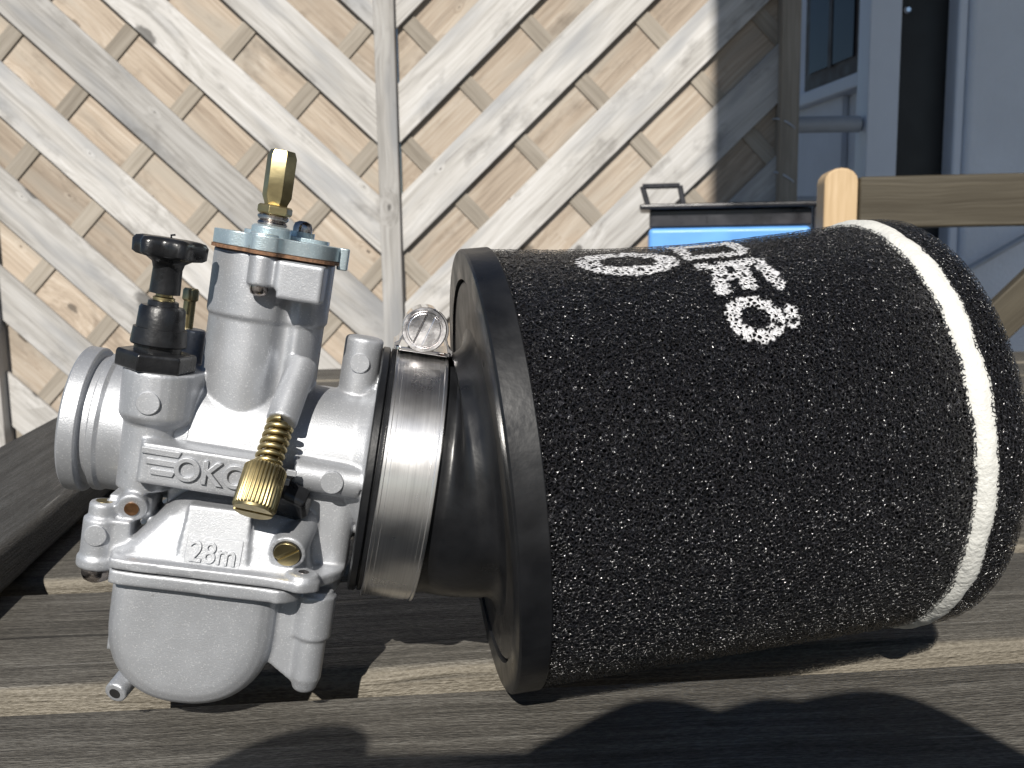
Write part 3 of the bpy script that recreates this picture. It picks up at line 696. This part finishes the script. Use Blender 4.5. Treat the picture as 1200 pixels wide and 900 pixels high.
# ------------------------------------------------------------------ air filter
FO = V(-.00784, .21081, .0493)
FF = Matrix.Translation(FO) @ Matrix.Rotation(R(9.26), 4, 'Z') @ Matrix.Rotation(R(-3.845), 4, 'Y')
def air_filter():
    base = FO.copy(); base.z = 0
    root = empty('air_filter', base, 'black foam air filter with white bead and rubber flange lying on the table', 'air filter')
    m = rel(root, FF); S = .001
    q = MB()
    q.lathe((0, 0, 0), (1, 0, 0), [(0, 42.6), (0, 48.5), (.12, 48.75), (.5, 49.1), (6.0, 49.1), (6.2, 48.95), (6.2, 42.6)], 160, closed=True)
    q.build('flange_ring', M['rubber'], root, m, S, smooth=30)
    q = MB(); q.lathe((0, 0, 0), (1, 0, 0), [(.5, 20), (.5, 41.6), (.8, 42.0), (5, 42.0), (5, 20)], 128, closed=True)
    q.build('flange_plate', M['rubber_face'], root, m, S, smooth=30)
    q = MB(); q.lathe((0, 0, 0), (1, 0, 0), [(1.6, 41.8), (1.6, 42.8), (6, 42.8), (6, 41.8)], 128, closed=True)
    q.build('groove_floor', M['dark'], root, m, S, smooth=30)
    # neck: from the carburettor's axis round to the filter's axis
    q = MB(); loops = []
    A0 = CF @ V(25.2 * SC, 0, -1.3 * SC); ax = (CF.to_3x3() @ V(1, 0, 0)).normalized(); fx = (FF.to_3x3() @ V(1, 0, 0)).normalized()
    def ring(c, n, r):
        e1 = V(0, 0, 1); e1 = (e1 - n * e1.dot(n)).normalized(); e2 = n.cross(e1)
        return [c + (e1 * math.cos(t) + e2 * math.sin(t)) * r for t in [2 * PI * i / 96 for i in range(96)]]
    for dx, r in ((0, 22), (0, 27.4), (.3, 27.9), (1.5, 27.9), (1.75, 27.6), (1.85, 27.0), (2.05, 27.0), (2.15, 27.8), (2.9, 27.7), (3.2, 27.2), (14.0, 27.0), (15.4, 26.8), (16.5, 26.5)):
        loops.append(ring(A0 + ax * dx * S, ax, r * .977 * S))
    C0 = A0 + ax * 16.5 * S; C1 = FF @ V(-3.5 * S, -.5 * S, -1.0 * S)
    Ld = (C1 - C0).length
    for i in range(1, 9):
        t = i / 8; h = t * t * (3 - 2 * t)
        p = C0 * ((1 - t) ** 3) + (C0 + ax * Ld * .35) * (3 * t * (1 - t) ** 2) + (C1 - fx * Ld * .35) * (3 * t * t * (1 - t)) + C1 * t ** 3
        n = (ax * (1 - h) + fx * h).normalized()
        loops.append(ring(p, n, (26.5 * .977 * (1 - t) + 27.2 * t) * S))
    for d, r in ((-2.0, 27.6), (-1.0, 28.3), (-.2, 29.4), (.3, 30.8), (.56, 32.6)):
        loops.append(ring(FF @ V(d * S, -.3 * S, -.6 * S), fx, r * S))
    q.loft(loops, (True, True)); q.build('neck', M['rubber'], root, rel(root, Matrix.Identity(4)), smooth=40)
    # ---- foam: open-cell skin in nested layers round a dark core
    def foam_mat(name, width):
        k = N(name)
        at = k.n('ShaderNodeAttribute', attribute_name='paint').outputs['Fac']
        tc = k.n('ShaderNodeTexCoord').outputs['Object']
        wob = k.n('ShaderNodeTexNoise', {'Vector': tc, 'Scale': 700., 'Detail': 1.}).outputs['Color']
        p = k.n('ShaderNodeVectorMath', {0: tc, 1: k.n('ShaderNodeVectorMath', {0: wob, 'Scale': .0006}, operation='SCALE').outputs[0]}, operation='ADD').outputs[0]
        vo = k.n('ShaderNodeTexVoronoi', {'Vector': p, 'Scale': 1100.}, feature='DISTANCE_TO_EDGE').outputs['Distance']
        nz = k.n('ShaderNodeTexNoise', {'Vector': tc, 'Scale': 1900., 'Detail': 2.}).outputs[0]
        wd = k.n('ShaderNodeMapRange', {'Value': nz, 'From Min': .35, 'From Max': .65, 'To Min': width * .55, 'To Max': width * 1.45}).outputs[0]
        wd = k.math('ADD', wd, k.math('MULTIPLY', at, .13))
        alpha = k.math('LESS_THAN', vo, wd)
        h = k.math('SUBTRACT', 1., k.math('MINIMUM', k.math('DIVIDE', vo, wd), 1.))
        col = k.mix(at, k.ramp(nz, [(.3, (.007, .007, .009)), (.7, (.028, .027, .031))]), (.7, .7, .72, 1))
        jit = k.n('ShaderNodeTexNoise', {'Vector': tc, 'Scale': 1300., 'Detail': 1.}).outputs[0]
        fc = k.n('ShaderNodeTexVoronoi', {'Vector': p, 'Scale': 2450.}).outputs['Color']
        fo = k.n('ShaderNodeVectorMath', {0: fc, 1: (.5, .5, .5)}, operation='SUBTRACT').outputs[0]
        fo = k.n('ShaderNodeVectorMath', {0: fo, 'Scale': .66}, operation='SCALE').outputs[0]
        fo = k.n('ShaderNodeVectorMath', {0: fo, 1: k.n('ShaderNodeNewGeometry').outputs['Normal']}, operation='ADD').outputs[0]
        n1 = k.bump(jit, .0006, 1., k.n('ShaderNodeVectorMath', {0: fo}, operation='NORMALIZE').outputs[0])
        k.set(Base_Color=col, Roughness=.23, Specular_IOR_Level=1., Normal=k.bump(h, .00022, 1., n1), Alpha=alpha)
        return k.m
    fmats = [foam_mat('foam_skin', .085), foam_mat('foam_under', .10), foam_mat('foam_deep', .12)]
    core = plain('foam_core', (.006, .006, .007), .8, 0., .3, 900)
    def rad(s): return 48.75 - .0165 * (s - 6)
    def sag(s, sa): return 2.1 * math.sin(PI * max(0, min(1, (s - 4) / 86))) * max(0, sa) ** 2 if s < 90 else 0.
    def letter(s, th):          # th: degrees up from the side facing the camera
        t = th * .86            # arc length in mm
        def ell(cs, ct, a, b2, w):
            d = math.hypot((s - cs) / a, (t - ct) / b2); return abs(d - 1) < w
        def seg(x0, y0, x1, y1, w):
            dx, dy = x1 - x0, y1 - y0; u = max(0, min(1, ((s - x0) * dx + (t - y0) * dy) / (dx * dx + dy * dy)))
            return math.hypot(s - x0 - u * dx, t - y0 - u * dy) < w
        if ell(52.3, 36.2, 4.3, 4.6, .34) or seg(59.3, 34.0, 60.2, 38, 1.3): return 1
        if seg(48.5, 45, 50.8, 54, 1.7) or seg(54.2, 45.5, 55.4, 54, 1.6) or seg(60.6, 45, 59.4, 54, 1.5) or seg(47.5, 55, 60, 55.5, 1.6) or seg(49, 49.5, 55, 50, 1.2): return 1
        if seg(46, 60, 58, 60.5, 1.5) or seg(46.5, 63, 46.5, 69, 1.5) or seg(59, 63, 59, 69, 1.5) or seg(46, 70, 59, 70, 1.6): return 1
        if ell(33, 59.6, 8.4, 5.4, .3) or seg(25, 56.6, 40, 56.2, 1.0): return 1
        return 0
    def foam(name, prof, letters=False):
        def layer(nm, inset, mat, par, nseg, paint):
            vs_, pc = [], []; n = len(prof)
            for i, (s, r) in enumerate(prof):
                s0, r0 = prof[max(0, i - 1)]; s1, r1 = prof[min(n - 1, i + 1)]
                tl = math.hypot(s1 - s0, r1 - r0) or 1; ns, nr = -(r1 - r0) / tl, (s1 - s0) / tl
                for j in range(nseg):
                    a = 2 * PI * j / nseg; ca, sa = math.cos(a), math.sin(a)
                    p = V(s, -r * ca, r * sa)
                    disp = mnoise.noise(p * 1.1) * .16 + mnoise.noise(p * .2) * .12 - inset - sag(s, sa)
                    vs_.append((s + ns * disp, -(r + nr * disp) * ca, (r + nr * disp) * sa))
                    if paint:
                        th = math.degrees(a) if a < PI else -1
                        jig = mnoise.noise(p * .9) * 1.0
                        pc.append(1. if 10 < th and 20 < s < 66 and letter(s + jig, th + jig * .6) and mnoise.noise(p * .7 + V(9, 9, 9)) > -.42 else 0.)
                    else: pc.append(0.)
            fs = [(i * nseg + j, i * nseg + (j + 1) % nseg, (i + 1) * nseg + (j + 1) % nseg, (i + 1) * nseg + j) for i in range(n - 1) for j in range(nseg)]
            if prof[-1][1] < 40: fs.append(tuple((n - 1) * nseg + j for j in range(nseg)))
            me = bpy.data.meshes.new(nm); me.from_pydata([(x * S, y * S, z * S) for x, y, z in vs_], [], fs)
            a_ = me.attributes.new('paint', 'FLOAT', 'POINT'); a_.data.foreach_set('value', pc)
            me.materials.append(mat)
            me.polygons.foreach_set('use_smooth', [True] * len(me.polygons))
            o = bpy.data.objects.new(nm, me); COL.objects.link(o); o.parent = par
            if par is root: o.matrix_local = m
            return o
        o = layer(name, 1.5, core, root, 240, False)
        for nm, ins, mt in (('cell_skin', 0., 0), ('cell_layer', .45, 1), ('cell_layer', .95, 2)):
            layer(nm, ins, fmats[mt], o, 620, letters and mt == 0)
    step = .5
    prof = [(6.3 + step * i, rad(6.3 + step * i)) for i in range(int((92.6 - 6.3) / step))]
    foam('foam_sleeve', prof, True)
    pr = []; s = 93.2      # end cap of foam: short side, rounded shoulder, flat end
    while s < 98.5: pr.append((s, rad(s) + .6)); s += step
    R0 = rad(98) + .6; rr = 5.5
    for i in range(1, 18):
        a = PI / 2 * i / 17; pr.append((98.5 + rr * math.sin(a), R0 - rr + rr * math.cos(a)))
    r = R0 - rr - .45
    while r > 30: pr.append((104.0, r)); r -= .8
    foam('foam_end_cap', pr)
    # white glue bead between the two
    q = MB(); loops = []
    for i in range(15):
        t = i / 14; l = []
        for j in range(300):
            a = 2 * PI * j / 300
            e0 = 89.9 + .7 * mnoise.noise(V(math.cos(a) * 5, math.sin(a) * 5, 2)) + .45 * mnoise.noise(V(math.cos(a) * 30, math.sin(a) * 30, 2))
            e1 = 95.4 + 1.1 * mnoise.noise(V(math.cos(a) * 4, math.sin(a) * 4, 9)) + .35 * mnoise.noise(V(math.cos(a) * 40, math.sin(a) * 40, 9))
            s = e0 + (e1 - e0) * t
            hgt = math.sin(PI * t) ** .6 * 1.5 - .6 + .22 * mnoise.noise(V(s * .5, math.cos(a) * 14, math.sin(a) * 14))
            r = rad(s) + hgt
            l.append(V(s, -r * math.cos(a), r * math.sin(a)))
        loops.append(l)
    q.loft(loops, (False, False)); q.build('glue_bead', plain('white_glue', (.6, .6, .57), .6, 0., .06, 500, .0003, 1200), root, m, S, smooth=60)
air_filter()

# ------------------------------------------------------------------ hose clamp
def hose_clamp():
    base = CF @ V(34 * SC, 0, -30 * SC)
    root = empty('hose_clamp', base, 'shiny steel worm-drive hose clamp tightened round the rubber neck', 'hose clamp')
    m = rel(root, CF)
    b = MB()
    X0, X1 = 28.3, 39.8
    pr = [(X0, 27.3), (X0, 28.55), (X0 + .15, 28.8), (X0 + .7, 28.8), (X0 + .85, 28.5), (X0 + 1.7, 28.5), (X0 + 1.8, 28.62), (X1 - 1.8, 28.62), (X1 - 1.7, 28.5), (X1 - .85, 28.5), (X1 - .7, 28.8), (X1 - .15, 28.8), (X1, 28.55), (X1, 27.3)]
    b.lathe((0, 0, -1.3), (1, 0, 0), pr, 160, closed=True)
    b.build('band', M['steel'], root, m, SC, smooth=30)
    # housing saddle and screw
    xc, zc = 33.9, 32.4
    b = MB(); pl = [(xc - 6.6, 26.6), (xc + 6.6, 26.6), (xc + 6.6, 28.4), (xc + 4.2, 31)]
    arc = [(xc + 5.0 * math.cos(R(a)), zc + 5.0 * math.sin(R(a))) for a in range(-15, 196, 10)]
    inner = [(xc + 4.4 * math.cos(R(a)), zc + 4.4 * math.sin(R(a))) for a in range(195, -16, -10)]
    pl = [(xc + 6.5, 27.4), (xc + 6.5, 28.6), (xc + 5.6, 29.2)] + arc + [(xc - 5.6, 29.2), (xc - 6.5, 28.6), (xc - 6.5, 27.4), (xc - 5.6, 27.5), (xc - 5.0, 29.6)] + inner + [(xc + 5.0, 29.6), (xc + 5.6, 27.5)]
    b.loft([[V(x, y, z) for x, z in pl] for y in (-7, 7)])
    b.build('screw_housing', M['chrome'], root, m, SC, smooth=30, bevel=.00012)
    b = MB(); b.prism([(x, y) for x, y in rrect(xc - 6.2, xc + 6.2, -8.6, 8.6, 1.2)], 27.25, 28.1); b.build('saddle', M['chrome'], root, m, SC, bevel=.0002)
    b = MB(); b.cyl((xc, -6.6, zc - .1), (xc, 9, zc - .1), 3.5, 32)
    for i in range(7): b.lathe((xc, -5 + i * 2, zc - .1), (0, 1, 0), [(0, 3.5), (.5, 4.2), (1.0, 3.5)], 32)
    b.build('worm_screw', M['chrome'], root, m, SC, smooth=30)
    # round head with raised rim, facing the photographer and slightly left
    b = MB(); b.lathe((xc - .3, -6.8, zc - .1), (-.1, -1, .1), [(0, 3.4), (.2, 4.7), (2.6, 4.9), (3.0, 4.7), (3.0, 4.1), (2.35, 3.9), (2.3, 2)], 48)
    hd = b.build('screw_head', M['screw_face'], root, m, SC, smooth=40)
    b = MB(); d = V(-.1, -1, .1).normalized(); e1 = d.cross(V(.3, 0, 1)).normalized(); e2 = d.cross(e1)
    fm = Matrix((e2, e1, d)).transposed().to_4x4(); fm.translation = V(xc - .3, -6.8, zc - .1) + d * 2.2
    for sg in (-1, 1):
        pl = [(3.7 * math.cos(a), sg * 3.7 * math.sin(a)) for a in [R(13) + (PI - R(26)) * i / 14 for i in range(15)]]
        b.prism(pl, 0, .75, fm)
    b.build('slotted_face', M['screw_face'], hd, None, SC, bevel=.0003)
hose_clamp()

# ------------------------------------------------------------------ photographer's hands and phone (behind the camera; their shadow lies on the table)
def photographer():
    ph = empty('phone', (-.015, -.011, .0785), 'dark phone held up in two hands at the table edge', 'phone')
    q = MB(); q.prism(rrect(-.075, .045, .0785, .1385, .009), .0045, .0165, Matrix(((1, 0, 0, 0), (0, 0, -1, 0), (0, 1, 0, 0), (0, 0, 0, 1))))
    q.build('case', M['black_plastic'], ph, rel(ph, Matrix.Identity(4)), bevel=.0015)
    q = MB(); q.prism(rrect(-.066, .036, .083, .134, .002), .0166, .0169, Matrix(((1, 0, 0, 0), (0, 0, -1, 0), (0, 1, 0, 0), (0, 0, 0, 1))))
    q.build('screen', M['glass'], ph, rel(ph, Matrix.Identity(4)), smooth=0)
    skin = plain('skin', (.55, .33, .24), .5, 0., .1, 200, .0002, 900)
    cloth = plain('dark_sleeve', (.05, .055, .07), .9, 0., .2, 300, .0004, 800)
    root = empty('person', (0, -.2, -.05), 'two hands holding a phone, shadow of the knuckles on the front slat', 'person')
    def arm(sg, chains, fore):
        vs_, es, rs = [], [], []
        def pt(p, r): vs_.append(p); rs.append(r); return len(vs_) - 1
        prev = None
        for p, r in fore:
            i = pt(p, r)
            if prev is not None: es.append((prev, i))
            prev = i
        wrist = prev
        for ch in chains:
            prev = wrist
            for p, r in ch:
                i = pt(p, r); es.append((prev, i)); prev = i
        me = bpy.data.meshes.new('arm'); me.from_pydata([tuple(v) for v in vs_], es, [])
        o = bpy.data.objects.new('arm', me); COL.objects.link(o); o.parent = root; o.matrix_local = rel(root, Matrix.Identity(4))
        md = o.modifiers.new('skin', 'SKIN'); sv = me.skin_vertices[0].data
        for k, r in enumerate(rs): sv[k].radius = (r, r)
        sv[0].use_root = True; md.use_smooth_shade = True
        sd = o.modifiers.new('sub', 'SUBSURF'); sd.levels = 2; sd.render_levels = 2
        me.materials.append(skin)
    F_ = .0085
    arm(1, [
        [((.080, -.036, .122), .012), ((.051, -.017, .1570), .0100), ((.030, -.013, .1490), .0078), ((.012, -.011, .1445), .0068)],
        [((.083, -.050, .128), .012), ((.025, -.032, .1660), .0100), ((.010, -.028, .1560), .0078), ((-.004, -.024, .1440), .0066)],
        [((.082, -.064, .130), .012), ((-.003, -.044, .1760), .0100), ((-.016, -.036, .160), .0078), ((-.026, -.030, .150), .0066)],
        [((.080, -.076, .120), .011), ((.030, -.060, .142), .0080), ((.012, -.050, .134), .0066)],
        [((.078, -.040, .095), .013), ((.060, -.030, .075), .010), ((.035, -.022, .072), .0085)]],
        [((.20, -.42, -.12), .042), ((.16, -.27, -.01), .038), ((.115, -.13, .075), .026), ((.098, -.085, .105), .026)])
    arm(-1, [
        [((-.104, -.040, .116), .012), ((-.077, -.016, .1415), .0095), ((-.066, -.012, .1450), .0088), ((-.056, -.010, .1400), .0066)],
        [((-.112, -.052, .112), .012), ((-.096, -.012, .112), .009), ((-.090, .000, .100), .0072)],
        [((-.112, -.062, .100), .012), ((-.098, -.016, .096), .009), ((-.091, .000, .088), .007)],
        [((-.108, -.068, .088), .011), ((-.096, -.024, .080), .008), ((-.090, -.006, .076), .0065)],
        [((-.100, -.050, .090), .012), ((-.078, -.032, .086), .009), ((-.060, -.026, .092), .008)]],
        [((-.24, -.42, -.12), .042), ((-.20, -.27, -.01), .038), ((-.145, -.13, .070), .026), ((-.126, -.085, .098), .026)])
    for p0, p1 in (((.205, -.44, -.135), (.15, -.235, .012)), ((-.245, -.44, -.135), (-.19, -.235, .012))):
        q = MB(); q.cyl(p0, p1, .052, 32, r2=.046); q.build('sleeve', cloth, root, rel(root, Matrix.Identity(4)))
photographer()
